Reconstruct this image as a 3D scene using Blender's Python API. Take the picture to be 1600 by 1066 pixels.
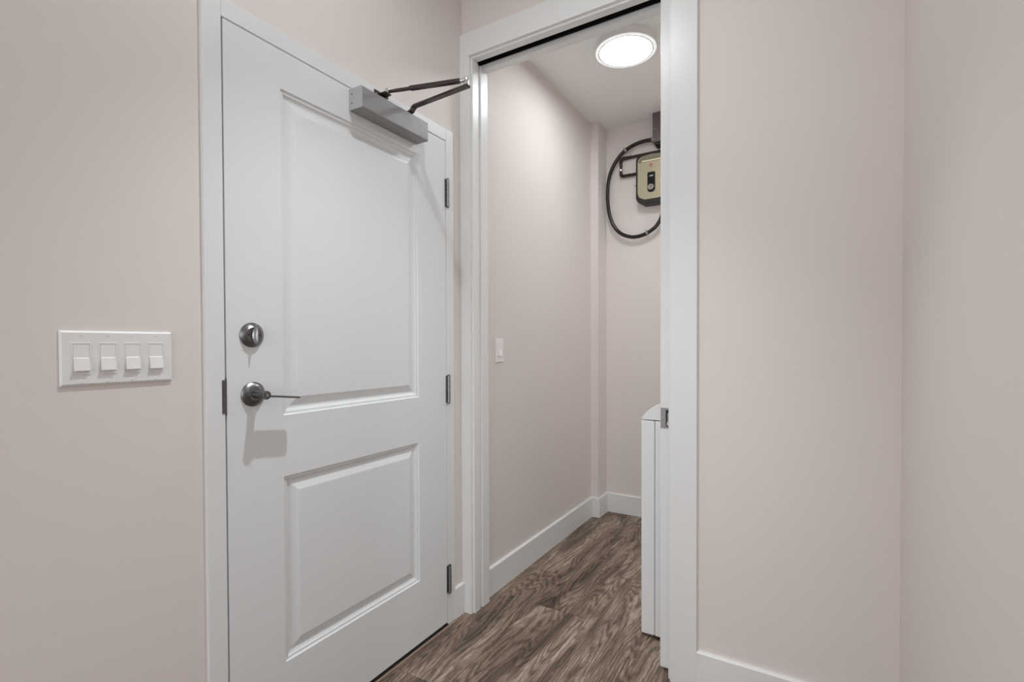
import bpy, bmesh, math, random
from mathutils import Vector, Matrix
random.seed(7)
S = bpy.context.scene
C = S.collection
for o in list(bpy.data.objects):
    bpy.data.objects.remove(o)

# ------------------------------------------------------------------ camera
CAM_H = 1.184
cam_d = bpy.data.cameras.new('camera')
cam = bpy.data.objects.new('camera', cam_d); C.objects.link(cam)
cam_d.sensor_fit = 'HORIZONTAL'; cam_d.sensor_width = 36.0
cam_d.lens = 777.05 * 36.0 / 1600.0
cam_d.shift_y = (550.62 - 533.0) / 1600.0
cam_d.clip_start = 0.02
yaw, pitch, roll = math.radians(31.0058), math.radians(-0.8286), math.radians(-0.2053)
R0 = Vector((math.cos(yaw), math.sin(yaw), 0)); F0 = Vector((-math.sin(yaw), math.cos(yaw), 0)); U0 = Vector((0, 0, 1))
F1 = F0 * math.cos(pitch) + U0 * math.sin(pitch); U1 = -F0 * math.sin(pitch) + U0 * math.cos(pitch)
R2 = R0 * math.cos(roll) + U1 * math.sin(roll); U2 = -R0 * math.sin(roll) + U1 * math.cos(roll)
M = Matrix.Identity(4)
for i in range(3):
    M[i][0], M[i][1], M[i][2] = R2[i], U2[i], -F1[i]
M[2][3] = CAM_H
cam.matrix_world = M
S.camera = cam

# ------------------------------------------------------------------ world, light levels, exposure
w = bpy.data.worlds.new('world'); S.world = w; w.use_nodes = True
w.node_tree.nodes['Background'].inputs[0].default_value = (0.9, 0.95, 1.0, 1)
w.node_tree.nodes['Background'].inputs[1].default_value = 1.0
S.view_settings.view_transform = 'Standard'; S.view_settings.look = 'None'
S.view_settings.gamma = 1.0; S.view_settings.use_curve_mapping = False
S.view_settings.exposure = -0.08
S.cycles.max_bounces = 14; S.cycles.diffuse_bounces = 9; S.cycles.glossy_bounces = 4
LAUNDRY_LIGHT = 37.0      # emission of the disc lamp in the laundry
HALL_LIGHT = 78.0        # watts of the narrow recessed spot in the hall
ROOM_FILL = 17.0        # emission of the fill lamps added in the room behind the camera
WINDOW_FILL = 49.0  # watts of the fill light in the added window
al = bpy.data.lights.new('added_window_fill', 'AREA'); al.shape = 'RECTANGLE'; al.size = 2.6; al.size_y = 1.7; al.energy = WINDOW_FILL; al.color = (0.95, 0.975, 1.0)
alo = bpy.data.objects.new('added_window_fill', al); C.objects.link(alo)
alo.location = (0.35, -3.52, 1.45); alo.rotation_euler = (math.radians(90), 0, 0)   # in the added window, fill light for room and hall

# ------------------------------------------------------------------ materials
def mat(name, col, rough=0.5, metal=0.0, **k):
    m = bpy.data.materials.new(name); m.use_nodes = True
    b = m.node_tree.nodes['Principled BSDF']
    b.inputs['Base Color'].default_value = (*col, 1); b.inputs['Roughness'].default_value = rough; b.inputs['Metallic'].default_value = metal
    for n, v in k.items():
        b.inputs[n.replace('_', ' ')].default_value = v
    return m
def nd(m, t, **k):
    n = m.node_tree.nodes.new(t)
    for a, v in k.items(): setattr(n, a, v)
    return n
def lk(m, a, b): m.node_tree.links.new(a, b)
def bsdf(m): return m.node_tree.nodes['Principled BSDF']
def grainy(m, scale, strength, dist=0.001, var=0.0, vscale=1.2):
    tc = nd(m, 'ShaderNodeTexCoord'); n = nd(m, 'ShaderNodeTexNoise'); n.inputs['Scale'].default_value = scale; n.inputs['Detail'].default_value = 4
    lk(m, tc.outputs['Object'], n.inputs['Vector'])
    bp = nd(m, 'ShaderNodeBump'); bp.inputs['Strength'].default_value = strength; bp.inputs['Distance'].default_value = dist
    lk(m, n.outputs['Fac'], bp.inputs['Height']); lk(m, bp.outputs['Normal'], bsdf(m).inputs['Normal'])
    if var:
        n2 = nd(m, 'ShaderNodeTexNoise'); n2.inputs['Scale'].default_value = vscale; n2.inputs['Detail'].default_value = 3
        lk(m, tc.outputs['Object'], n2.inputs['Vector'])
        hs = nd(m, 'ShaderNodeMixRGB'); hs.blend_type = 'MIX'
        c = bsdf(m).inputs['Base Color'].default_value[:]
        hs.inputs[1].default_value = tuple(x * (1 - var) for x in c[:3]) + (1,); hs.inputs[2].default_value = tuple(min(1, x * (1 + var)) for x in c[:3]) + (1,)
        lk(m, n2.outputs['Fac'], hs.inputs[0]); lk(m, hs.outputs[0], bsdf(m).inputs['Base Color'])
    return m

WALL = grainy(mat('wall_paint', (0.765, 0.708, 0.680), 0.62), 220, 0.12, 0.001, 0.02)
CEIL = grainy(mat('ceiling_paint', (0.905, 0.925, 0.93), 0.8), 160, 0.08)
TRIM = grainy(mat('trim_paint', (0.795, 0.802, 0.802), 0.32), 60, 0.04, 0.001)
DOOR = grainy(mat('door_paint', (0.762, 0.786, 0.804), 0.38), 90, 0.06, 0.001)
FRAME = grainy(mat('steel_frame_paint', (0.78, 0.795, 0.805), 0.36), 90, 0.04, 0.001)
PLATE = mat('switch_plastic', (0.82, 0.82, 0.82), 0.3)
PLATE2 = mat('switch_plastic_warm', (0.90, 0.87, 0.86), 0.35)
BLACK = mat('black_rubber', (0.012, 0.012, 0.012), 0.6)
VOID = mat('dark_cavity', (0.03, 0.03, 0.03), 0.9)
HINGE = mat('gunmetal_hinge', (0.16, 0.16, 0.165), 0.34, 1.0)
ALU = grainy(mat('closer_paint', (0.31, 0.31, 0.312), 0.40, 0.35), 400, 0.05, 0.0005)
ENDCAP = mat('closer_end_cap', (0.46, 0.46, 0.48), 0.45, 0.1)
ARM = mat('dark_bronze_arm', (0.10, 0.085, 0.08), 0.28, 0.9)
CHROME = mat('chrome', (0.78, 0.78, 0.78), 0.14, 1.0)
STEEL = mat('satin_steel', (0.36, 0.36, 0.36), 0.38, 1.0)
TRACK = mat('track_aluminium', (0.16, 0.165, 0.155), 0.45, 0.6)
WASHER = mat('washer_enamel', (0.84, 0.845, 0.85), 0.22)
WGLASS = mat('washer_glass', (0.05, 0.055, 0.06), 0.08)
CONDUIT = mat('black_conduit', (0.012, 0.010, 0.010), 0.22)
COPPER = mat('dark_copper_pipe', (0.055, 0.035, 0.030), 0.35, 0.7)
BOXM = mat('grey_box_metal', (0.15, 0.13, 0.125), 0.5, 0.3)
SHELL = mat('heater_black_shell', (0.008, 0.006, 0.006), 0.4)
CHAMP = mat('champagne_cover', (0.43, 0.375, 0.265), 0.42, 0.25)
OLIVE = mat('olive_band', (0.20, 0.19, 0.125), 0.45)
CREAM = mat('cream_strip', (0.72, 0.66, 0.42), 0.5)
RED = mat('red_emblem', (0.42, 0.05, 0.03), 0.45)
GLOSSBLACK = mat('gloss_black', (0.008, 0.010, 0.011), 0.12)
DISPLAY = mat('readout_grey', (0.32, 0.42, 0.42), 0.4)
DARK = mat('mark_dark', (0.05, 0.04, 0.04), 0.5)
WOODSTRIP = mat('threshold_wood', (0.30, 0.22, 0.165), 0.5)

# brushed rose metal: circular brushing about the local X axis
NICKEL = mat('brushed_dark_nickel', (0.185, 0.185, 0.19), 0.28, 1.0, Anisotropic=0.75)
t_ = nd(NICKEL, 'ShaderNodeTangent'); t_.direction_type = 'RADIAL'; t_.axis = 'X'
lk(NICKEL, t_.outputs[0], bsdf(NICKEL).inputs['Tangent'])
TURN = mat('thumb_turn_nickel', (0.52, 0.52, 0.52), 0.32, 1.0)
LEVERM = mat('dark_nickel', (0.20, 0.20, 0.205), 0.28, 1.0)

def emis(name, strength, col=(0.95, 1.0, 1.015)):
    m = mat(name, (0.9, 0.9, 0.9), 0.4)
    bsdf(m).inputs['Emission Color'].default_value = (*col, 1); bsdf(m).inputs['Emission Strength'].default_value = strength
    return m
LAMP_L = emis('laundry_diffuser', LAUNDRY_LIGHT)
LAMP_L2 = emis('added_laundry_diffuser', LAUNDRY_LIGHT * 1.9)  # stronger diffuser of the lamp added out of view
LAMP_G = emis('lamp_rim_glow', 0.55)
GAP_SHADE = mat('lamp_gap_shade', (0.22, 0.22, 0.22), 0.6)  # dark grey that paints the shaded gap round the diffuser
LAMP_H = emis('downlight_lens', 860.0)
LAMP_R = emis('added_room_diffuser', ROOM_FILL)

def wood(name='oak_plank'):
    m = mat(name, (0.3, 0.22, 0.16), 0.5)
    tc = nd(m, 'ShaderNodeTexCoord'); oi = nd(m, 'ShaderNodeObjectInfo')
    sc = nd(m, 'ShaderNodeVectorMath', operation='SCALE'); sc.inputs[0].default_value = (13.1, 37.7, 5.3); lk(m, oi.outputs['Random'], sc.inputs['Scale'])
    ad = nd(m, 'ShaderNodeVectorMath', operation='ADD'); lk(m, tc.outputs['Object'], ad.inputs[0]); lk(m, sc.outputs[0], ad.inputs[1])
    def noise(vec_scale, scale, detail, rough=0.6, dist=0.0):
        mp = nd(m, 'ShaderNodeMapping'); mp.inputs['Scale'].default_value = vec_scale; lk(m, ad.outputs[0], mp.inputs['Vector'])
        n = nd(m, 'ShaderNodeTexNoise'); n.inputs['Scale'].default_value = scale; n.inputs['Detail'].default_value = detail; n.inputs['Roughness'].default_value = rough; n.inputs['Distortion'].default_value = dist
        lk(m, mp.outputs[0], n.inputs['Vector']); return n.outputs['Fac']
    def madd(src, k, add=None, off=0.0):
        n = nd(m, 'ShaderNodeMath', operation='MULTIPLY_ADD'); n.inputs[1].default_value = k; lk(m, src, n.inputs[0])
        if add is None: n.inputs[2].default_value = off
        else: lk(m, add, n.inputs[2])
        return n.outputs[0]
    def rng(src, lo, hi):
        n = nd(m, 'ShaderNodeMapRange'); n.inputs[1].default_value = lo; n.inputs[2].default_value = hi; lk(m, src, n.inputs[0]); return n.outputs[0]
    # cathedral figure: contour lines of a smooth field drawn out along the board
    field = noise((6.0, 0.9, 1), 1.0, 2.0, 0.45, 0.2)
    wob = noise((60, 26, 1), 1.0, 2, 0.6)
    ph = madd(field, 190.0, madd(wob, 5.0))
    sn = nd(m, 'ShaderNodeMath', operation='SINE'); lk(m, ph, sn.inputs[0])
    ring = rng(sn.outputs[0], -1.0, 0.35)
    streak = rng(noise((210, 7.5, 1), 1.0, 3, 0.65), 0.34, 0.62)
    fine = rng(noise((520, 30, 1), 1.0, 2, 0.6), 0.36, 0.60)
    blot = rng(noise((11, 1.7, 1), 1.0, 4, 0.6, 0.5), 0.33, 0.64)
    knot = rng(noise((9, 1.5, 1), 1.0, 3, 0.55, 0.6), 0.30, 0.50)
    v = madd(blot, 0.34, madd(ring, 0.20, madd(streak, 0.22, madd(fine, 0.12, madd(oi.outputs['Random'], 0.13)))))
    vk = nd(m, 'ShaderNodeMath', operation='MULTIPLY'); lk(m, v, vk.inputs[0]); lk(m, madd(knot, 0.45, None, 0.55), vk.inputs[1])
    r1 = nd(m, 'ShaderNodeValToRGB'); e = r1.color_ramp.elements
    e[0].position = 0.23; e[0].color = (0.040, 0.025, 0.018, 1)
    e[1].position = 0.88; e[1].color = (0.560, 0.460, 0.370, 1)
    x = e.new(0.46); x.color = (0.150, 0.102, 0.073, 1)
    x = e.new(0.68); x.color = (0.300, 0.228, 0.175, 1)
    lk(m, vk.outputs[0], r1.inputs['Fac']); lk(m, r1.outputs[0], bsdf(m).inputs['Base Color'])
    bp = nd(m, 'ShaderNodeBump'); bp.inputs['Strength'].default_value = 0.25; bp.inputs['Distance'].default_value = 0.001
    lk(m, v, bp.inputs['Height']); lk(m, bp.outputs[0], bsdf(m).inputs['Normal'])
    return m
WOOD = wood()

# ------------------------------------------------------------------ mesh helpers
def box(bm, x0, x1, y0, y1, z0, z1):
    v = [bm.verts.new((x, y, z)) for x in (x0, x1) for y in (y0, y1) for z in (z0, z1)]
    for f in ((0, 1, 3, 2), (4, 6, 7, 5), (0, 4, 5, 1), (2, 3, 7, 6), (0, 2, 6, 4), (1, 5, 7, 3)):
        bm.faces.new([v[i] for i in f])
def B(*boxes):
    bm = bmesh.new()
    for b in boxes: box(bm, *b)
    return bm
def prism(bm, pts, axis, a, b):
    """closed 2-D outline extruded from a to b along axis (0 x, 1 y, 2 z)"""
    def P(p, t):
        return (t, p[0], p[1]) if axis == 0 else ((p[0], t, p[1]) if axis == 1 else (p[0], p[1], t))
    A = [bm.verts.new(P(p, a)) for p in pts]; D = [bm.verts.new(P(p, b)) for p in pts]; n = len(pts)
    bm.faces.new(A); bm.faces.new(D[::-1])
    for i in range(n): bm.faces.new((A[i], D[i], D[(i + 1) % n], A[(i + 1) % n]))
def lathe(bm, prof, origin, axis, n=32):
    """prof: (radius, distance along axis); closed with caps where radius is 0"""
    ax = Vector(axis).normalized(); u = ax.orthogonal().normalized(); v = ax.cross(u); o = Vector(origin); rings = []
    for r, h in prof:
        if r < 1e-6: rings.append([bm.verts.new(o + ax * h)])
        else: rings.append([bm.verts.new(o + ax * h + (u * math.cos(2 * math.pi * i / n) + v * math.sin(2 * math.pi * i / n)) * r) for i in range(n)])
    for a, b in zip(rings, rings[1:]):
        for i in range(n):
            j = (i + 1) % n
            q = [a[0] if len(a) == 1 else a[i], b[0] if len(b) == 1 else b[i], b[0] if len(b) == 1 else b[j], a[0] if len(a) == 1 else a[j]]
            q = list(dict.fromkeys(q))
            if len(q) > 2: bm.faces.new(q)
def cyl(bm, p, q, r, n=20, r2=None):
    p = Vector(p); q = Vector(q); L = (q - p).length
    lathe(bm, [(0, 0), (r, 0), (r if r2 is None else r2, L), (0, L)], p, q - p, n)
def tube(bm, pts, r, n=12):
    pts = [Vector(p) for p in pts]; rings = []; prev = None
    for i, p in enumerate(pts):
        t = (pts[min(i + 1, len(pts) - 1)] - pts[max(i - 1, 0)]).normalized()
        u = t.orthogonal().normalized() if prev is None else (prev - t * prev.dot(t)).normalized()
        prev = u; v = t.cross(u)
        rings.append([bm.verts.new(p + (u * math.cos(2 * math.pi * k / n) + v * math.sin(2 * math.pi * k / n)) * r) for k in range(n)])
    for a, b in zip(rings, rings[1:]):
        for k in range(n): bm.faces.new((a[k], a[(k + 1) % n], b[(k + 1) % n], b[k]))
    bm.faces.new(rings[0][::-1]); bm.faces.new(rings[-1])
def smooth_pts(pts, n=6):
    """Catmull-Rom through the points"""
    P = [Vector(p) for p in pts]; out = []
    for i in range(len(P) - 1):
        a, b, c, d = P[max(i - 1, 0)], P[i], P[i + 1], P[min(i + 2, len(P) - 1)]
        for k in range(n):
            t = k / n
            out.append(0.5 * ((2 * b) + (c - a) * t + (2 * a - 5 * b + 4 * c - d) * t * t + (3 * b - a - 3 * c + d) * t ** 3))
    out.append(P[-1]); return out
def root_loc(o):
    l = Vector((0, 0, 0))
    while o is not None: l = l + o.location; o = o.parent
    return l
def obj(name, bm, m, parent=None, bevel=0.0, smooth=None, kind=None, origin=None, seg=2):
    """bm holds world coordinates; the object gets its origin at its thing's base"""
    bmesh.ops.recalc_face_normals(bm, faces=bm.faces[:])
    if parent is None:
        if origin is None:
            xs = [v.co.x for v in bm.verts]; ys = [v.co.y for v in bm.verts]; zs = [v.co.z for v in bm.verts]
            origin = Vector(((min(xs) + max(xs)) / 2, (min(ys) + max(ys)) / 2, min(zs)))
        off = Vector(origin)
    else:
        off = root_loc(parent) if origin is None else Vector(origin)
    for v in bm.verts: v.co -= off
    me = bpy.data.meshes.new(name); bm.to_mesh(me); bm.free()
    me.materials.append(m)
    if smooth:
        me.shade_smooth(); me.set_sharp_from_angle(angle=math.radians(smooth))
    o = bpy.data.objects.new(name, me); C.objects.link(o)
    if parent is None: o.location = off
    else:
        o.parent = parent
        o.location = off - root_loc(parent)
    if bevel:
        b = o.modifiers.new('bevel', 'BEVEL'); b.width = bevel; b.segments = seg; b.limit_method = 'ANGLE'; b.angle_limit = math.radians(35)
    if kind: o['kind'] = kind
    return o
def thing(name, loc, label=None, cat=None, group=None, kind=None):
    o = bpy.data.objects.new(name, None); C.objects.link(o); o.location = loc; o.empty_display_size = 0.1
    return tag(o, label, cat, group, kind)
def tag(o, label=None, cat=None, group=None, kind=None):
    if label: o['label'] = label
    if cat: o['category'] = cat
    if group: o['group'] = group
    if kind: o['kind'] = kind
    return o
def copy_tree(o, parent=None):
    c = o.copy(); C.objects.link(c); c.parent = parent
    for ch in o.children: copy_tree(ch, c)
    return c
def struct(name, bm, m, label, cat, bevel=0.0, **k):
    return tag(obj(name, bm, m, None, bevel, **k), label, cat, kind='structure')

# ------------------------------------------------------------------ key dimensions (metres; camera stands at the origin)
XW = -1.323            # hall left wall face
XD = -1.311            # entry door face / steel frame face
D0, D1 = 0.7305, 1.6455    # entry door edges along y
ZB, ZT = 0.014, 2.035      # entry door bottom / top
YC = 1.765             # front of the casing on the end wall
YW = 1.781             # end wall face
YR = 1.892             # end wall rear face
XR = 0.222             # hall right wall face
ZC = 2.704             # ceiling
OL, OR = -1.264, -0.428    # pocket opening between the jambs
OH = 2.428             # pocket opening head
XL, YCOL, XCOL, YB = -1.300, 3.219, -1.246, 3.378   # laundry left wall, column, back wall
FD = 0.002

# ------------------------------------------------------------------ shell
floor = struct('floor', B((-1.60, 4.2, -3.7, 3.55, -0.08, -0.006)), VOID, 'brown oak plank floor running from the hall into the laundry', 'floor')
PW, PL = 0.2455, 0.978
plank_me = None
def plank(x, y, first=[None]):
    if first[0] is None:
        o = obj('plank', B((-PW / 2 + 0.0004, PW / 2 - 0.0004, -PL / 2 + 0.0005, PL / 2 - 0.0005, -0.006, 0.0)), WOOD, floor, 0.0006, origin=(0, 0, 0), seg=1)
        first[0] = o
    else:
        o = first[0].copy(); C.objects.link(o); o.parent = floor
    o.location = Vector((x, y, 0)) - floor.location
    return o
starts = {0: 0.352, 1: 0.033, 2: 0.49, 3: 0.17, 4: 0.62, 5: 0.30, 6: 0.75}
for c in range(0, 22):
    xc = -1.080 - PW / 2 + c * PW
    st = starts.get(c, random.uniform(0, .9)) - 4 * PL
    k = 0
    while st + k * PL < 3.36:
        plank(xc, st + k * PL + PL / 2); k += 1

ceil = struct('ceiling', B((-1.60, 4.2, -3.7, 3.55, ZC, ZC + 0.1)), CEIL, 'flat white ceiling above laundry and hall', 'ceiling')
fy0, fy1, fzt = D0 - 0.0525, D1 + 0.0545, 2.090
struct('wall_left', B((-1.475, XW, -3.6, fy0 + 0.01, 0, ZC), (-1.475, XW, fy1 - 0.01, YW, 0, ZC), (-1.475, XW, fy0 + 0.01, fy1 - 0.01, fzt - 0.01, ZC)), WALL,
       'pale pink painted wall around the white entry door', 'wall')
PX = 0.46
struct('wall_back', B((-1.475, OL - 0.018, YW, YR, 0, ZC), (OL - 0.018, OR + 0.018, YW, YR, OH + 0.075, ZC),
                      (OR + 0.018, PX, YW, YW + 0.022, 0, OH + 0.075), (OR + 0.018, PX, YR - 0.022, YR, 0, OH + 0.075), (OR + 0.018, PX, YW, YR, OH + 0.075, ZC), (PX, 1.75, YW, YR, 0, ZC)), WALL,
       'pale pink end wall holding the pocket doorway', 'wall')
struct('wall_right', B((XR, XR + 0.14, 0.42, YW, 0, ZC), (XR + 0.14, 3.9, 0.42, 0.56, 0, ZC)), WALL, 'pale pink side wall at the right edge of the hall', 'wall')
struct('wall_laundry_left', B((-1.475, XL, YR, YB, 0, ZC), (XL, XCOL, YCOL, YB, 0, ZC)), WALL, 'pale pink laundry wall with a shallow corner pilaster', 'wall')
struct('wall_laundry_back', B((-1.475, 1.75, YB, YB + 0.12, 0, ZC)), WALL, 'pale pink far laundry wall behind the water heater', 'wall')
struct('wall_laundry_right', B((1.60, 1.75, YR, YB, 0, ZC)), WALL, 'pale pink laundry wall behind the washer', 'wall')
struct('wall_room_right', B((3.9, 4.05, -3.6, 0.56, 0, ZC)), WALL, 'pale wall closing the room behind the viewer', 'wall')
WX0, WX1, WZ0, WZ1 = -1.00, 1.70, 0.55, 2.35
struct('wall_room_back', B((-1.475, WX0, -3.6, -3.48, 0, ZC), (WX1, 4.05, -3.6, -3.48, 0, ZC), (WX0, WX1, -3.6, -3.48, 0, WZ0), (WX0, WX1, -3.6, -3.48, WZ1, ZC)), WALL, 'pale wall around the added window behind the viewer', 'wall')
wf = [(WX0, WX0 + .05, -3.57, -3.5, WZ0, WZ1), (WX1 - .05, WX1, -3.57, -3.5, WZ0, WZ1), (WX0, WX1, -3.57, -3.5, WZ0, WZ0 + .05), (WX0, WX1, -3.57, -3.5, WZ1 - .05, WZ1), (0.325, 0.375, -3.57, -3.5, WZ0, WZ1)]
struct('added_window_1', B(*wf), TRIM, 'added white framed window behind the viewer', 'window')  # unseen window, added to go with the fill light

# baseboards (slightly eased top edge)
BH, BT = 0.134, 0.014
def bb_x(x0, x1, y, s):  # runs along x; wall face at y, board on side s
    bm = bmesh.new(); prism(bm, [(y, 0), (y + s * BT, 0), (y + s * BT, BH - .005), (y + s * (BT - .005), BH), (y, BH)], 0, x0, x1); return bm
def bb_y(y0, y1, x, s):
    bm = bmesh.new(); prism(bm, [(x, 0), (x + s * BT, 0), (x + s * BT, BH - .005), (x + s * (BT - .005), BH), (x, BH)], 1, y0, y1); return bm
struct('baseboard_back', bb_x(-0.331, XR, YW, -1), TRIM, 'white baseboard under the pink wall right of the pocket doorway', 'baseboard')
struct('baseboard_left', bb_y(fy1, YC, XW, 1), TRIM, 'short white baseboard stub between entry door frame and pocket doorway', 'baseboard')
struct('baseboard_hall_left', bb_y(-3.4, fy0, XW, 1), TRIM, 'white baseboard under the light switch wall', 'baseboard')
struct('baseboard_right', bb_y(0.42, YW - BT, XR, -1), TRIM, 'white baseboard at the foot of the right side wall', 'baseboard')
struct('baseboard_laundry_left', bb_y(YR, YCOL, XL, 1), TRIM, 'long white baseboard along the laundry side wall', 'baseboard')
bm = bb_x(XL + BT, XCOL + BT, YCOL, -1); b2 = bb_y(YCOL, YB - BT, XCOL, 1)
me_ = bpy.data.meshes.new('tmp'); b2.to_mesh(me_); bm.from_mesh(me_); b2.free()
struct('baseboard_pilaster', bm, TRIM, 'white baseboard wrapped around the laundry corner pilaster', 'baseboard')
struct('baseboard_laundry_back', bb_x(XCOL, 1.60, YB, -1), TRIM, 'white baseboard on the far laundry wall', 'baseboard')

# ------------------------------------------------------------------ pocket doorway trim
struct('trim_1', B((XW, -1.273, YC, YW, 0, 2.437)), TRIM, 'narrow white casing strip left of the pocket doorway', 'casing', 0.0015)
struct('trim_2', B((XW, -0.3307, YC, YW, 2.437, 2.538)), TRIM, 'flat white casing board over the pocket doorway', 'casing', 0.0015)
struct('trim_3', B((-0.4199, -0.3307, YC, YW, 0, 2.437)), TRIM, 'flat white vertical casing right of the pocket doorway', 'casing', 0.002)
YS0, YS1 = 1.822, 1.842
j = struct('trim_4', B((OL - 0.018, OL, YW - .002, YS0, 0, OH), (OL - 0.018, OL - 0.007, YS0, YS1, 0, OH), (OL - 0.018, OL, YS1, YR + .004, 0, OH)), TRIM,
           'white grooved jamb lining at the left of the pocket doorway', 'jamb', 0.0012)
YT0, YT1 = 1.814, 1.858
struct('trim_5', B((OL - .018, OR + .018, YW - .002, YT0, OH, OH + .02)), TRIM, 'front white head jamb strip of the pocket doorway', 'jamb', 0.0012)
struct('trim_6', B((OL - .018, OR + .018, YT1, YR + .004, OH - .012, OH + .010)), TRIM, 'rear white head jamb strip of the pocket doorway', 'jamb', 0.0012)
struct('trim_7', B((OR, OR + .018, YW - .002, 1.8055, 0, OH), (OR, OR + .018, 1.862, YR + .004, 0, OH)), TRIM, 'split white jamb at the right of the pocket doorway', 'jamb', 0.001)
trk = thing('sliding_track', (-0.8, 1.836, OH + .02), 'grey metal sliding track in the dark slot above the pocket doorway', 'track')
obj('channel', B((OL - .012, PX - .02, YT0 + .006, YT1 - .006, OH + .066, OH + .073), (OL - .012, PX - .02, YT0 + .004, YT0 + .0075, OH + .040, OH + .073), (OL - .012, PX - .02, YT1 - .0075, YT1 - .004, OH + .040, OH + .073)), TRACK, trk)
obj('slot_shade', B((OL - .017, OR + .017, YT0 - .0005, YT0 + .0025, OH + .003, OH + .0745), (OL - .017, OR + .017, YT0, YT1, OH + .0735, OH + .0745), (OL - .017, OR + .017, YT1 - .0025, YT1 + .0105, OH + .0102, OH + .0745), (OL - .0175, OL - .012, YT0, YT1, OH + .003, OH + .0745)), BLACK, trk)  # black sheets paint the shade inside the head slot
obj('bumper', B((OL - .010, OL + .02, YT0 + .012, YT1 - .012, OH + .044, OH + .064)), BLACK, trk, 0.002)

# pocket door, slid back into its pocket
pd = thing('door_2', (-0.05, 1.833, 0.010), 'plain white sliding pocket door, only its leading edge showing', 'door', kind='structure')
obj('door_leaf', B((-0.466, 0.40, 1.815, 1.850, 0.012, OH + .028)), TRIM, pd, 0.002)
PY0, PY1 = 1.8130, 1.8152
lt = obj('latch_plate', B((-0.4640, -0.4460, PY0, PY1, .883, .956), (-0.4145, -0.400, PY0, PY1, .883, .956), (-0.4460, -0.4145, PY0, PY1, .948, .956), (-0.4460, -0.4145, PY0, PY1, .883, .889)), STEEL, pd, 0.0006)
lt['label'] = 'square satin steel latch plate'
obj('finger_recess', B((-0.4460, -0.4145, 1.8142, 1.8153, .889, .948)), VOID, lt)
bm = bmesh.new(); prism(bm, [(-0.4425, .893), (-0.4145, .890), (-0.4145, .938), (-0.4405, .938), (-0.4400, .918)], 1, 1.8122, 1.8146); obj('finger_pull', bm, STEEL, lt, 0.0006)
bm = bmesh.new(); prism(bm, [(-0.4425, .893), (-0.4145, .890), (-0.4145, .905), (-0.4415, .906)], 1, 1.8114, 1.8124); obj('pull_lip', bm, CHROME, lt, 0.0004)
bm = bmesh.new(); lathe(bm, [(0, 0), (.0032, 0), (.0025, .0008), (0, .0009)], (-0.4565, PY0, .921), (0, -1, 0), 14); obj('screw', bm, CHROME, lt)

# ------------------------------------------------------------------ entry door: steel frame
fr = thing('trim_8', (XD, (D0 + D1) / 2, 0), 'white painted steel door frame around the entry door', 'door frame', kind='structure')
G = 0.004
def jamb_boxes(y0, y1, z0, z1): return (-1.475, XD, y0, y1, z0, z1)
obj('frame_jamb', B((-1.475, XD, fy0, D0 - G, 0, fzt), (-1.475, XD - .047, D0 - G, D0 + .012, 0, ZT)), FRAME, fr, 0.0018)
obj('frame_jamb', B((-1.475, XD, D1 + G, fy1, 0, fzt), (-1.475, XD - .047, D1 - .012, D1 + G, 0, ZT)), FRAME, fr, 0.0018)
obj('frame_head', B((-1.475, XD, D0 - G, D1 + G, ZT + G, fzt), (-1.475, XD - .047, D0 - G, D1 + G, ZT - .012, ZT + G)), FRAME, fr, 0.0018)
sp = obj('strike_plate', B((XD - .03, XD + .0012, D0 - .0045, D0 - .0008, 1.003, 1.100), (XD - .0005, XD + .002, D0 - .0125, D0 - .0008, 1.008, 1.095)), HINGE, fr, 0.0006)
sp['label'] = 'dark metal strike plate'
obj('door_stop_seal', B((-1.372, XD - .046, D0 - .003, D0 + .0005, 0, ZT), (-1.372, XD - .046, D1 - .0005, D1 + .003, 0, ZT)), BLACK, fr)

# entry door leaf
ed = thing('door_1', (XD, (D0 + D1) / 2, ZB), 'white two-panel entry door with lever handle and deadbolt', 'door', kind='structure')
PL0, PR0 = 0.893, 1.474
ZS = (0.259, 0.804, 0.982, 1.925)
xb = XD - .044; xp = XD - .016
bm = bmesh.new()
ys = [D0, PL0, PR0, D1]; zs = [ZB, *ZS, ZT]
gv = {(i, k): bm.verts.new((XD, y, z)) for i, y in enumerate(ys) for k, z in enumerate(zs)}
for i in range(3):
    for k in range(5):
        q = [gv[i, k], gv[i + 1, k], gv[i + 1, k + 1], gv[i, k + 1]]
        if i == 1 and k in (1, 3):     # pocket that holds a panel
            r = [bm.verts.new((xp, v.co.y, v.co.z)) for v in q]
            for n in range(4): bm.faces.new((q[n], q[(n + 1) % 4], r[(n + 1) % 4], r[n]))
            bm.faces.new(r)
        else: bm.faces.new(q)
bk = {(i, k): bm.verts.new((xb, ys[i], zs[k])) for i in (0, 3) for k in (0, 5)}
bm.faces.new([bk[0, 0], bk[3, 0], bk[3, 5], bk[0, 5]])
bm.faces.new([gv[0, k] for k in range(6)] + [bk[0, 5], bk[0, 0]])
bm.faces.new([gv[3, k] for k in range(6)] + [bk[3, 5], bk[3, 0]])
bm.faces.new([gv[i, 0] for i in range(4)] + [bk[3, 0], bk[0, 0]])
bm.faces.new([gv[i, 5] for i in range(4)] + [bk[3, 5], bk[0, 5]])
leaf = obj('door_leaf', bm, DOOR, ed)
PROF = [(0, 0), (.0030, -.0042), (.0085, -.0052), (.0105, -.0052), (.0125, -.0080), (.0185, -.0115), (.0225, -.0122), (.026, -.0118), (.0495, -.0042), (.0515, -.0038)]
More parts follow.
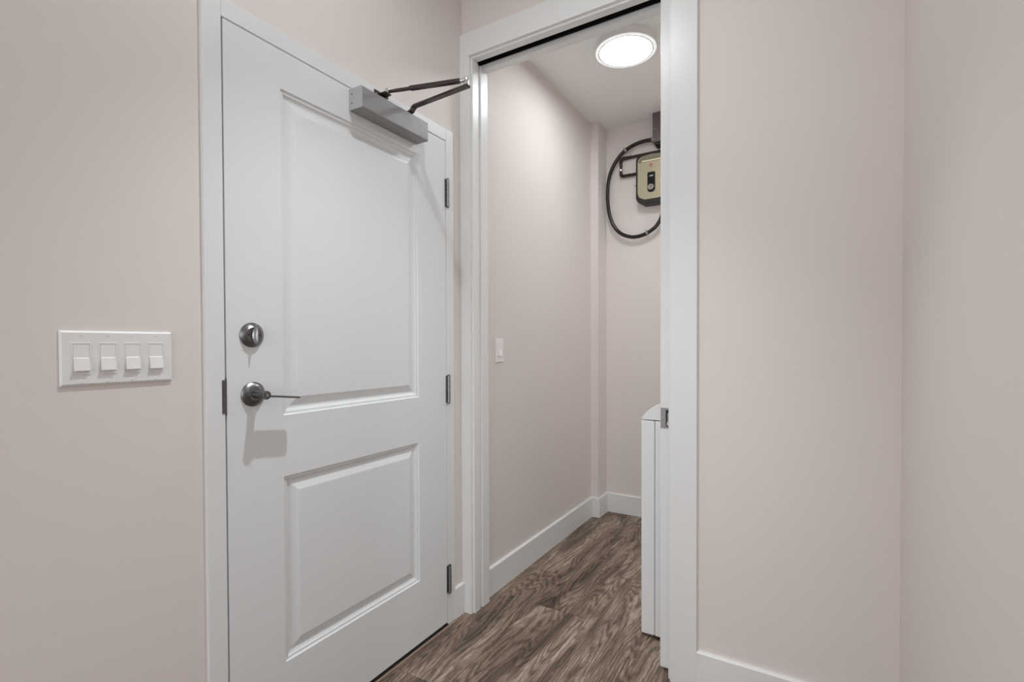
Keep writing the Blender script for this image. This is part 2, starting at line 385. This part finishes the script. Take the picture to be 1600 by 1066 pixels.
for z0, z1 in ((ZS[0], ZS[1]), (ZS[2], ZS[3])):
    bm = bmesh.new(); prev = None
    def loop(d, x): return [bm.verts.new((x, y, z)) for y, z in ((PL0 + d, z0 + d), (PR0 - d, z0 + d), (PR0 - d, z1 - d), (PL0 + d, z1 - d))]
    base = loop(0, xp + .0005); prev = base
    for d, h in PROF:
        L = loop(d + .0001, XD + h)
        for n in range(4): bm.faces.new((prev[n], prev[(n + 1) % 4], L[(n + 1) % 4], L[n]))
        prev = L
    bm.faces.new(prev); bm.faces.new(base[::-1])
    obj('panel', bm, DOOR, leaf)
obj('door_sweep', B((xb + .004, XD - .001, D0 + .002, D1 - .002, 0.004, ZB)), BLACK, ed)
struct('trim_9', B((-1.475, XD + .003, fy0 + .05, fy1 - .05, -.004, 0.0035)), BLACK, 'dark threshold strip beneath the entry door', 'threshold')
struct('trim_10', B((XD + .004, XD + .013, D0, fy1, 0.0, 0.0025)), WOODSTRIP, 'thin brown edge strip along the entry threshold', 'threshold')

# hinges: barrel of knuckles in front of the gap, slim leaf edges
def make_hinge(zc):
    z0 = zc - .057; hy = D1 + .0085; hx = XD + .0065
    h = obj('hinge', B((XD - .028, XD + .0030, D1 - .0045, D1 + .0042, z0, z0 + .114)), HINGE, ed, 0.0006)
    h['label'] = 'gunmetal butt hinge'
    bm = bmesh.new()
    for k in range(5):
        a = z0 + k * .0228; cyl(bm, (hx, hy, a + .0007), (hx, hy, a + .0221), .0072, 18)
    obj('barrel', bm, STEEL, h, 0.0, 40)
    bm = bmesh.new(); cyl(bm, (hx, hy, z0 - .004), (hx, hy, z0 + .118), .0052, 16); obj('pin', bm, HINGE, h, 0.0, 40)
    return h
for zc in (1.821, 1.000, 0.196): make_hinge(zc)

# deadbolt
dy, dz = 0.799, 1.214
db = obj('deadbolt', (lambda bm: (lathe(bm, [(0, 0), (.0335, 0), (.0338, .003), (.0315, .0055), (.0225, .0135), (.0215, .0142), (.0100, .0142), (.0095, .0160), (0, .0160)], (XD, dy, dz), (1, 0, 0), 48), bm)[1])(bmesh.new()), NICKEL, ed, 0, 25, origin=(XD, dy, dz))
db['label'] = 'round dark nickel deadbolt rose with thumb turn'
bm = bmesh.new()
out = [(.0062 * math.cos(a) * (1 - .45 * abs(math.sin(a)) ** 2), .0215 * math.sin(a) - .0015) for a in [2 * math.pi * k / 28 for k in range(28)]]
rings = []
for s_, xo in ((1.15, .0155), (.85, .0175), (.62, .023), (.50, .0285), (.28, .0300)):
    rings.append([bm.verts.new((XD + xo, dy + p[0] * s_, dz + p[1] * (1.0 if xo < .028 else .95))) for p in out])
for a, b in zip(rings, rings[1:]):
    for k in range(28): bm.faces.new((a[k], a[(k + 1) % 28], b[(k + 1) % 28], b[k]))
bm.faces.new(rings[0]); bm.faces.new(rings[-1])
obj('thumb_turn', bm, TURN, db, 0, 50)
for s in (-1, 1):
    bm = bmesh.new(); lathe(bm, [(0, .0005), (.0026, .0005), (.0020, .0012), (0, .0006)], (XD + .0140, dy + s * .0150, dz), (1, 0, 0), 12); obj('screw', bm, BLACK, db)

# lever handle
hy, hz = 0.801, 1.052
rb = bmesh.new(); lathe(rb, [(0, 0), (.0335, 0), (.0338, .003), (.0315, .0055), (.0195, .0150), (.0150, .0165), (0, .0165)], (XD, hy, hz), (1, 0, 0), 48)
ro = obj('lever_handle', rb, NICKEL, ed, 0, 25, origin=(XD, hy, hz)); ro['label'] = 'dark nickel lever handle on a round rose'
bm = bmesh.new(); lathe(bm, [(0, .012), (.0125, .012), (.0112, .022), (.0102, .040), (.0112, .058), (.0120, .0615), (.0114, .0650), (.0078, .0660), (.0074, .0640), (0, .0640)], (XD, hy, hz), (1, 0, 0), 32)
obj('neck', bm, LEVERM, ro, 0, 35)
bm = bmesh.new(); lathe(bm, [(0, .0640), (.0052, .0640), (.0050, .0668), (0, .0674)], (XD, hy, hz), (1, 0, 0), 24); obj('privacy_button', bm, STEEL, ro, 0, 35)
bm = bmesh.new()
prism(bm, [(XD + .037, hy), (XD + .0625, hy), (XD + .0625, hy + .098), (XD + .0605, hy + .104), (XD + .056, hy + .106), (XD + .0435, hy + .106), (XD + .0390, hy + .104), (XD + .037, hy + .098)], 2, hz - .0050, hz + .0005)
for v_ in bm.verts: v_.co.z -= (v_.co.y - hy) * 0.125
obj('lever', bm, LEVERM, ro, 0.0012)

# ------------------------------------------------------------------ overhead door closer
cl = thing('door_closer', (XD, 1.305, 1.960), 'grey metal overhead door closer with folding dark arm on the entry door', 'door closer')
CX, c0, c1, cz0, cz1 = XD + .060, 1.142, 1.468, 1.960, 2.030
bm = bmesh.new(); r = .0035
prism(bm, [(XD + .0005, cz0), (CX - r, cz0), (CX - r * .3, cz0 + r * .3), (CX, cz0 + r), (CX, cz1 - r), (CX - r * .3, cz1 - r * .3), (CX - r, cz1), (XD + .0005, cz1)], 1, c0 + .003, c1)
body = obj('cover', bm, ALU, cl, 0.0008)
bm = bmesh.new(); prism(bm, [(XD + .0005, cz0), (CX - r, cz0), (CX - r * .3, cz0 + r * .3), (CX, cz0 + r), (CX, cz1 - r), (CX - r * .3, cz1 - r * .3), (CX - r, cz1), (XD + .0005, cz1)], 1, c0, c0 + .0028)
cap = obj('end_cap', bm, ENDCAP, cl, 0.0006); cap['label'] = 'pale grey end cap with two screws'
for z in (2.012, 1.982):
    bm = bmesh.new(); lathe(bm, [(0, 0), (.0024, 0), (.0022, .0006), (0, .0006)], (XD + .014, c0, z), (0, -1, 0), 12); obj('screw', bm, BLACK, cap)
bm = bmesh.new(); lathe(bm, [(0, 0), (.003, 0), (.003, .0005), (0, .0005)], (XD + .018, 1.44, cz0), (0, 0, -1), 12); obj('adjuster_screw', bm, BLACK, cl)
SX, SY = XD + .030, 1.392        # spindle
EX, EY, EZ = -1.004, 1.376, 2.066   # elbow
bm = bmesh.new(); cyl(bm, (SX, SY, cz1 - .002), (SX, SY, cz1 + .016), .0105, 20); obj('spindle', bm, ARM, cl, 0, 35)
# main arm: flat bar cranked upward, from the spindle out to the elbow
def bar(bm, path, wd, th):
    P = [Vector(p) for p in path]; rings = []
    for i, p in enumerate(P):
        t = (P[min(i + 1, len(P) - 1)] - P[max(i - 1, 0)]).normalized(); s = Vector((0, 0, 1)).cross(t).normalized(); n = t.cross(s)
        rings.append([bm.verts.new(p + s * a * wd / 2 + n * b * th / 2) for a, b in ((-1, -1), (1, -1), (1, 1), (-1, 1))])
    for a, b in zip(rings, rings[1:]):
        for k in range(4): bm.faces.new((a[k], a[(k + 1) % 4], b[(k + 1) % 4], b[k]))
    bm.faces.new(rings[0][::-1]); bm.faces.new(rings[-1])
bm = bmesh.new()
bar(bm, [(SX - .012, SY + .001, 2.044), (SX + .012, SY - .001, 2.044), (SX + .020, SY - .001, 2.047), (SX + .029, SY - .002, 2.0565), (SX + .037, SY - .002, 2.060), (EX - .004, EY, 2.060), (EX + .010, EY - .001, 2.060)], .021, .0075)
obj('main_arm', bm, ARM, cl, 0.001)
bm = bmesh.new(); lathe(bm, [(0, -.004), (.0085, -.004), (.0090, 0), (.0090, .008), (.0075, .009), (.0075, .013), (.0095, .014), (.0095, .024), (.0075, .027), (0, .0275)], (EX, EY, EZ - .003), (0, 0, 1), 24)
obj('elbow_joint', bm, CHROME, cl, 0, 35)
SHX, SHY = -1.284, 1.288
def lerp(a, b, t): return tuple(a[i] + (b[i] - a[i]) * t for i in range(3))
A_, B_ = (SHX, SHY, 2.078), (EX, EY, 2.082)
bm = bmesh.new(); bar(bm, [lerp(A_, B_, .10), lerp(A_, B_, .55)], .011, .0085); cyl(bm, lerp(A_, B_, -.01), lerp(A_, B_, .12), .0055, 14); obj('forearm_rod', bm, ARM, cl, 0.0008)
bm = bmesh.new(); bar(bm, [lerp(A_, B_, .30), lerp(A_, B_, .93)], .019, .0105); obj('forearm_sleeve', bm, ARM, cl, 0.001)
bm = bmesh.new(); cyl(bm, lerp(A_, B_, .92), lerp(A_, B_, .985), .0062, 14); obj('forearm_tip', bm, CHROME, cl, 0, 40)
for t in (.60, .64, .70, .735, .76):
    p = Vector(lerp(A_, B_, t)) + Vector((0, 0, .005)); bm = bmesh.new(); cyl(bm, p, p + Vector((0, 0, .0035)), .0026, 10); obj('set_screw', bm, STEEL, cl)
bm = bmesh.new(); box(bm, XD, XD + .004, 1.252, 1.318, 2.048, 2.080); box(bm, XD, XD + .034, 1.272, 1.302, 2.068, 2.0735)
sh = obj('shoe_bracket', bm, ARM, cl, 0.001)
bm = bmesh.new(); cyl(bm, (SHX, SHY, 2.072), (SHX, SHY, 2.088), .0085, 18); obj('pivot', bm, CHROME, sh, 0, 40)
for y in (1.259, 1.311):
    bm = bmesh.new(); lathe(bm, [(0, 0), (.0042, 0), (.0036, .002), (0, .0026)], (XD + .004, y, 2.064), (1, 0, 0), 14); obj('screw', bm, CHROME, sh, 0, 40)

# ------------------------------------------------------------------ light switches
def rocker(parent, x, yc, zc, s, hw=.0165, m=PLATE):
    """frame recess with a paddle whose lower half stands proud; wall plate face at x, outward +x"""
    fb = bmesh.new()
    z0, z1, y0, y1 = zc - .0335, zc + .0335, yc - hw, yc + hw
    box(fb, x - .003, x + .0012, y0, y0 + .0022, z0, z1); box(fb, x - .003, x + .0012, y1 - .0022, y1, z0, z1)
    box(fb, x - .003, x + .0012, y0 + .0022, y1 - .0022, z1 - .0022, z1); box(fb, x - .003, x + .0012, y0 + .0022, y1 - .0022, z0, z0 + .0022)
    f = obj('rocker_switch', fb, m, parent, 0.0004)
    a, b = y0 + .0030, y1 - .0030
    pb = bmesh.new()
    prism(pb, [(x - .003, z1 - .0028), (x - .003, z0 + .0070), (x + .0070, z0 + .0070), (x + .0078, z0 + .0085), (x + .0030, zc + .0008), (x + .0010, zc + .0020), (x + .0004, z1 - .0028)], 1, a, b)
    obj('paddle', pb, m, f, 0.0005)
    return f
SWX = XW
sw = thing('light_switch', (SWX, 0.499, 1.102), 'white four-gang light switch plate beside the entry door', 'light switch')
bm = bmesh.new(); y0, y1, z0, z1 = 0.395, 0.604, 1.1015, 1.2175; t = .0065; e = .0038
base = [bm.verts.new((SWX + .0003, y, z)) for y, z in ((y0, z0), (y1, z0), (y1, z1), (y0, z1))]
mid = [bm.verts.new((SWX + .0035, y, z)) for y, z in ((y0, z0), (y1, z0), (y1, z1), (y0, z1))]
top = [bm.verts.new((SWX + t, y, z)) for y, z in ((y0 + e, z0 + e), (y1 - e, z0 + e), (y1 - e, z1 - e), (y0 + e, z1 - e))]
for a, b in ((base, mid), (mid, top)):
    for n in range(4): bm.faces.new((a[n], a[(n + 1) % 4], b[(n + 1) % 4], b[n]))
bm.faces.new(top); bm.faces.new(base[::-1]); obj('plate', bm, PLATE, sw, 0.0006)
for yc in (0.430, 0.4765, 0.5225, 0.5690):
    rocker(sw, SWX + t, yc, 1.1585, 1)
    for zc in (1.110, 1.209):
        bm = bmesh.new(); lathe(bm, [(0, 0), (.0026, 0), (.0022, .0009), (0, .0011)], (SWX + t, yc, zc), (1, 0, 0), 12); obj('screw', bm, PLATE, sw)
ls = thing('light_switch', (XL, 2.039, 1.100), 'small white single light switch on the laundry side wall', 'light switch')
bm = bmesh.new(); y0, y1, z0, z1 = 2.004, 2.074, 1.100, 1.216
base = [bm.verts.new((XL + .0003, y, z)) for y, z in ((y0, z0), (y1, z0), (y1, z1), (y0, z1))]
mid = [bm.verts.new((XL + .0035, y, z)) for y, z in ((y0, z0), (y1, z0), (y1, z1), (y0, z1))]
top = [bm.verts.new((XL + t, y, z)) for y, z in ((y0 + e, z0 + e), (y1 - e, z0 + e), (y1 - e, z1 - e), (y0 + e, z1 - e))]
for a, b in ((base, mid), (mid, top)):
    for n in range(4): bm.faces.new((a[n], a[(n + 1) % 4], b[(n + 1) % 4], b[n]))
bm.faces.new(top); bm.faces.new(base[::-1]); obj('plate', bm, PLATE2, ls, 0.0006)
rocker(ls, XL + t, 2.039, 1.158, 1, m=PLATE2)

# ------------------------------------------------------------------ lamps
def disc_lamp(x, y, label, diff, group=None):
    L = thing('ceiling_light', (x, y, ZC), label, 'ceiling light', group)
    bm = bmesh.new(); lathe(bm, [(0, 0), (.1515, 0), (.1520, -.038), (.1500, -.0415), (.1335, -.0420), (.1335, -.036), (0, -.036), (0, 0)], (x, y, ZC), (0, 0, 1), 64)
    obj('housing', bm, TRIM, L, 0, 30)
    bm = bmesh.new(); lathe(bm, [(.1345, -.0422), (.1495, -.0418), (.1490, -.0440), (.1440, -.0452), (.1355, -.0452), (.1345, -.0442), (.1345, -.0422)], (x, y, ZC), (0, 0, 1), 64)
    obj('glowing_rim', bm, LAMP_G, L, 0, 30)
    bm = bmesh.new(); lathe(bm, [(0, -.038), (.1318, -.038), (.1314, -.0435), (.1290, -.0442), (0, -.0446)], (x, y, ZC), (0, 0, 1), 64)
    obj('diffuser', bm, diff, L, 0, 30)
    bm = bmesh.new(); lathe(bm, [(.1292, -.0440), (.1345, -.0440), (.1343, -.0455), (.1294, -.0455), (.1292, -.0440)], (x, y, ZC), (0, 0, 1), 64)
    obj('gap_shade_ring', bm, GAP_SHADE, L, 0, 30)  # grey ring stands in for the shaded gap beside the diffuser
    return L
disc_lamp(-0.806, 2.463, 'round white disc lamp glowing on the laundry ceiling', LAMP_L)
disc_lamp(0.62, 2.60, 'added unseen disc lamp further along the laundry ceiling above the washer', LAMP_L2)  # out-of-view lamp added to lift the laundry walls and ceiling
for k, (x, y) in enumerate(((-0.35, -1.5), (1.9, -1.2), (1.9, -2.7), (-0.35, -2.9))):  # unseen lamps added to fill the hall with soft light
    disc_lamp(x, y, ('added round disc lamp on the ceiling close behind the viewer', 'added round disc lamp on the ceiling nearest the side wing', 'added round disc lamp on the ceiling far from the hall by the window', 'added round disc lamp on the ceiling far behind the viewer by the left wall')[k], LAMP_R, 'added fill lamps of the room behind the viewer')
HX, HY = -0.655, 0.960
L = thing('recessed_downlight', (HX, HY, ZC), 'small recessed ceiling spotlight above the entry door area', 'ceiling light')
bm = bmesh.new(); lathe(bm, [(.0235, -.0015), (.026, -.004), (.060, -.0045), (.062, -.001), (.062, 0), (.0235, 0), (.0235, -.0015)], (HX, HY, ZC), (0, 0, 1), 40); obj('trim_ring', bm, TRIM, L, 0, 30)
bm = bmesh.new(); lathe(bm, [(0, -.0005), (.0230, -.0005), (.0230, -.0034), (0, -.0036)], (HX, HY, ZC), (0, 0, 1), 40); obj('lens', bm, LAMP_H, L, 0, 30)
sl = bpy.data.lights.new('spot_beam', 'SPOT'); sl.energy = HALL_LIGHT; sl.spot_size = math.radians(86); sl.spot_blend = 1.0; sl.shadow_soft_size = 0.018; sl.color = (0.95, 1.0, 1.015)
slo = bpy.data.objects.new('spot_beam', sl); C.objects.link(slo); slo.parent = L; slo.location = (0, 0, -0.012)

# ------------------------------------------------------------------ washing machine, front to the left
wx0, wx1, wy0, wy1 = -0.586, 0.06, 1.985, 2.66
wm = thing('washing_machine', ((wx0 + wx1) / 2, (wy0 + wy1) / 2, 0), 'white washing machine partly hidden behind the pocket doorway', 'washing machine')
obj('cabinet', B((-0.5305, wx1, wy0, wy1, .016, .8795)), WASHER, wm, 0.003)
fp = obj('front_panel', B((wx0, -0.5325, wy0, wy1, .016, .8795)), WASHER, wm, 0.004)
bm = bmesh.new()
arc = [(wx0 + .001, .8825)]
for k in range(0, 13):
    a = math.radians(148 - k / 12 * 58)
    arc.append((wx0 + .132 + .1545 * math.cos(a), .8055 + .1545 * math.sin(a)))
arc += [(wx1 - .006, .960), (wx1, .954), (wx1, .8825)]
prism(bm, arc, 1, wy0, wy1); obj('top_cap', bm, WASHER, wm, 0.002, 30)
yc, zc = (wy0 + wy1) / 2, .50
bm = bmesh.new(); lathe(bm, [(.155, -.002), (.235, -.002), (.240, .010), (.225, .026), (.180, .032), (.158, .020), (.155, -.002)], (wx0, yc, zc), (-1, 0, 0), 48); dr = obj('door_ring', bm, STEEL, fp, 0, 30)
bm = bmesh.new(); lathe(bm, [(0, .002), (.158, .002), (.150, .016), (.10, .024), (0, .028)], (wx0, yc, zc), (-1, 0, 0), 48); obj('door_glass', bm, WGLASS, fp, 0, 30)
bm = bmesh.new(); lathe(bm, [(0, .0), (.030, .0), (.028, .022), (0, .024)], (wx0, yc, .822), (-1, 0, 0), 32); obj('dial', bm, STEEL, fp, 0, 30)
for x in (wx0 + .05, wx1 - .05):
    for y in (wy0 + .05, wy1 - .05):
        bm = bmesh.new(); cyl(bm, (x, y, 0), (x, y, .0165), .022, 20); obj('foot', bm, BLACK, wm, 0, 40)

# ------------------------------------------------------------------ tankless water heater and its lines
HXC = -0.9055; hz0, hz1 = 2.118, 2.452
def heater_outline(g, z0, z1, bow=.013, n=16):
    """rounded tall outline with an arched top; g shrinks it"""
    x0, x1 = -1.011 + g, -0.800 - g; z0 += g; z1 -= g; pts = []
    pts += [(x0 + .050 - g * .4, z0), (x1 - .050 + g * .4, z0), (x1 - .010, z0 + .022 - g * .3), (x1, z0 + .046)]
    r = .036
    for k in range(9):
        a = k / 8 * math.radians(76); pts.append((x1 - r + r * math.cos(a), z1 - bow - r * .80 + r * math.sin(a)))
    for k in range(1, n):
        t = k / n; x = pts[12][0] + (2 * HXC - pts[12][0] - pts[12][0]) * t
        u = (x - HXC) / (pts[12][0] - HXC); pts.append((x, pts[12][1] + (z1 - pts[12][1]) * (1 - u * u)))
    for k in range(9):
        a = math.radians(104) + k / 8 * math.radians(76); pts.append((x0 + r + r * math.cos(a), z1 - bow - r * .80 + r * math.sin(a)))
    pts += [(x0, z0 + .046), (x0 + .010, z0 + .022 - g * .3)]
    return pts
ht = thing('water_heater', (HXC, YB - .04, hz0), 'black and champagne tankless water heater on the far laundry wall', 'water heater')
yF = YB - .082
bm = bmesh.new(); prism(bm, heater_outline(0, hz0, hz1), 1, yF + .006, YB); obj('back_shell', bm, SHELL, ht, 0.003)
bm = bmesh.new(); prism(bm, heater_outline(.013, hz0 + .016, hz1), 1, yF, yF + .012); cov = obj('front_cover', bm, CHAMP, ht, 0.0025)
band = [p for p in heater_outline(.017, hz0 + .016, hz1) if p[1] > 2.386]
bm = bmesh.new(); prism(bm, band, 1, yF - .0012, yF + .001); obj('top_band', bm, OLIVE, cov)
obj('text_strip', B((HXC - .063, HXC + .063, yF - .0020, yF - .0010, 2.3945, 2.4045)), CREAM, cov)
# red emblem: open square ring
ex, ez = HXC - .002, 2.368
obj('emblem', B((ex - .0085, ex - .0050, yF - .0015, yF + .0005, ez - .009, ez + .009), (ex - .0050, ex + .0085, yF - .0015, yF + .0005, ez + .0055, ez + .009), (ex - .0050, ex + .0085, yF - .0015, yF + .0005, ez - .009, ez - .0055), (ex + .0045, ex + .0085, yF - .0015, yF + .0005, ez + .001, ez + .0055)), RED, cov)
pz0, pz1, pw = 2.190, 2.322, .0255
pp = []
for (cx_, cz_, a0) in ((HXC + pw - .011, pz1 - .008, 0), (HXC - pw + .011, pz1 - .008, 90), (HXC - pw + .022, pz0 + .022, 180), (HXC + pw - .022, pz0 + .022, 270)):
    rr = .011 if cz_ > 2.25 else .022; rz = .008 if cz_ > 2.25 else .022
    for k in range(7):
        a = math.radians(a0 + k * 15); pp.append((cx_ + rr * math.cos(a), cz_ + rz * math.sin(a)))
bm = bmesh.new(); prism(bm, pp, 1, yF - .0022, yF + .001); cp = obj('control_panel', bm, GLOSSBLACK, cov); cp.parent = ht
for k in range(3):
    x = HXC - .012 + k * .0085; obj('readout_digit', B((x, x + .0066, yF - .0028, yF - .0020, 2.2925, 2.3015)), DISPLAY, cp)
bm = bmesh.new(); lathe(bm, [(0, 0), (.0200, 0), (.0196, .012), (.0175, .014), (0, .014)], (HXC - .001, yF - .002, 2.222), (0, -1, 0), 32); kn = obj('dial_knob', bm, CHROME, cp, 0, 35)
obj('dial_mark', B((HXC - .003, HXC + .010, yF - .0168, yF - .0158, 2.2235, 2.2275)), DARK, cp)

loop = [(-0.8985, 2.545), (-0.91, 2.546), (-0.966, 2.548), (-1.032, 2.537), (-1.092, 2.512), (-1.138, 2.474), (-1.176, 2.424), (-1.206, 2.354), (-1.2185, 2.272), (-1.2185, 2.178), (-1.206, 2.090), (-1.177, 2.012), (-1.129, 1.953), (-1.061, 1.920), (-1.003, 1.916), (-0.943, 1.932), (-0.890, 1.964), (-0.855, 2.013), (-0.840, 2.070), (-0.838, 2.1165)]
cd = thing('electrical_conduit', (-1.0, YB - .03, 1.905), 'black flexible conduit looping down the far laundry wall to the heater', 'conduit')
bm = bmesh.new(); tube(bm, smooth_pts([(x, YB - .046, z) for x, z in loop], 6), .0125, 14); obj('hose', bm, CONDUIT, cd, 0, 60)
for x, z, ang in ((-1.092, 2.512, 33), (-0.943, 1.932, 28)):
    d = Vector((math.cos(math.radians(ang)), 0, math.sin(math.radians(ang)))); c = Vector((x, YB - .046, z))
    bm = bmesh.new(); lathe(bm, [(.0124, -.006), (.0150, -.006), (.0150, .006), (.0124, .006), (.0124, -.006)], c, d, 20)
    nrm = Vector((-d.z, 0, d.x)); p = c + nrm * .020
    cyl(bm, p + Vector((0, .0, 0)), p + Vector((0, .0458, 0)), .005, 10)
    obj('conduit_strap', bm, STEEL, cd, 0, 40)
bm = bmesh.new(); cyl(bm, (-0.912, YB - .046, 2.545), (-0.898, YB - .046, 2.545), .0175, 20); obj('connector', bm, STEEL, cd, 0, 40)
# grey wiring trough dropping from the ceiling
jb = thing('junction_box', (-0.83, YB - .05, 2.505), 'grey metal wiring box hanging below the laundry ceiling', 'junction box')
bm = bmesh.new(); prism(bm, [(-0.897, ZC), (-0.897, 2.512), (-0.760, 2.512), (-0.760, ZC)], 1, YB - .085, YB); obj('box_body', bm, BOXM, jb, 0.002)
obj('box_flange', B((-0.885, -0.772, YB - .080, YB, 2.494, 2.512)), BLACK, jb, 0.002)
for z in (2.60, 2.53):
    bm = bmesh.new(); lathe(bm, [(0, 0), (.0045, 0), (.0035, .003), (0, .0035)], (-0.888, YB - .085, z), (0, -1, 0), 12); obj('screw', bm, STEEL, jb)
# water pipe with drop and inlet
wp = thing('water_pipe', (-1.05, YB - .03, 2.345), 'dark copper water pipe with elbow drop into the left of the heater', 'pipe')
bm = bmesh.new(); tube(bm, smooth_pts([(-0.655, YB - .0005, 2.468), (-0.658, YB - .012, 2.468), (-0.670, YB - .021, 2.468), (-0.70, YB - .022, 2.468), (-1.09, YB - .022, 2.468)], 4), .0095, 14); obj('supply_run', bm, COPPER, wp, 0, 60)
bm = bmesh.new(); tube(bm, smooth_pts([(-1.085, YB - .022, 2.468), (-1.119, YB - .022, 2.467), (-1.131, YB - .022, 2.458), (-1.132, YB - .022, 2.440)], 5), .0115, 14); obj('elbow', bm, COPPER, wp, 0, 60)
bm = bmesh.new(); tube(bm, [(-1.132, YB - .022, 2.44), (-1.132, YB - .022, 2.372)], .0075, 14)
for z in (2.435, 2.418, 2.380): cyl(bm, (-1.132, YB - .022, z - .005), (-1.132, YB - .022, z + .005), .0105, 14)
obj('drop_pipe', bm, COPPER, wp, 0, 60)
bm = bmesh.new(); cyl(bm, (-1.132, YB - .022, 2.384), (-1.132, YB - .022, 2.396), .0108, 14); obj('ferrule', bm, CHROME, wp, 0, 40)
bm = bmesh.new(); tube(bm, smooth_pts([(-1.132, YB - .022, 2.372), (-1.130, YB - .022, 2.356), (-1.120, YB - .022, 2.348), (-1.095, YB - .022, 2.347)], 5), .0105, 14); obj('elbow', bm, COPPER, wp, 0, 60)
bm = bmesh.new(); tube(bm, [(-1.10, YB - .022, 2.347), (-1.0112, YB - .022, 2.347)], .007, 14)
for x in (-1.090, -1.075, -1.062, -1.045, -1.030, -1.018): cyl(bm, (x - .0045, YB - .022, 2.347), (x + .0045, YB - .022, 2.347), .0112, 8)
obj('inlet_fitting', bm, COPPER, wp, 0, 40)
for x, z, lab in ((-1.070, 2.491, 'tiny wall screw just above the dark water pipe'), (-1.037, 2.274, 'tiny wall screw below the pipe inlet left of the heater')):
    bm = bmesh.new(); lathe(bm, [(0, 0), (.006, 0), (.005, .003), (0, .004)], (x, YB, z), (0, -1, 0), 12); tag(obj('wall_screw', bm, STEEL, None, 0, 40), lab, 'screw')
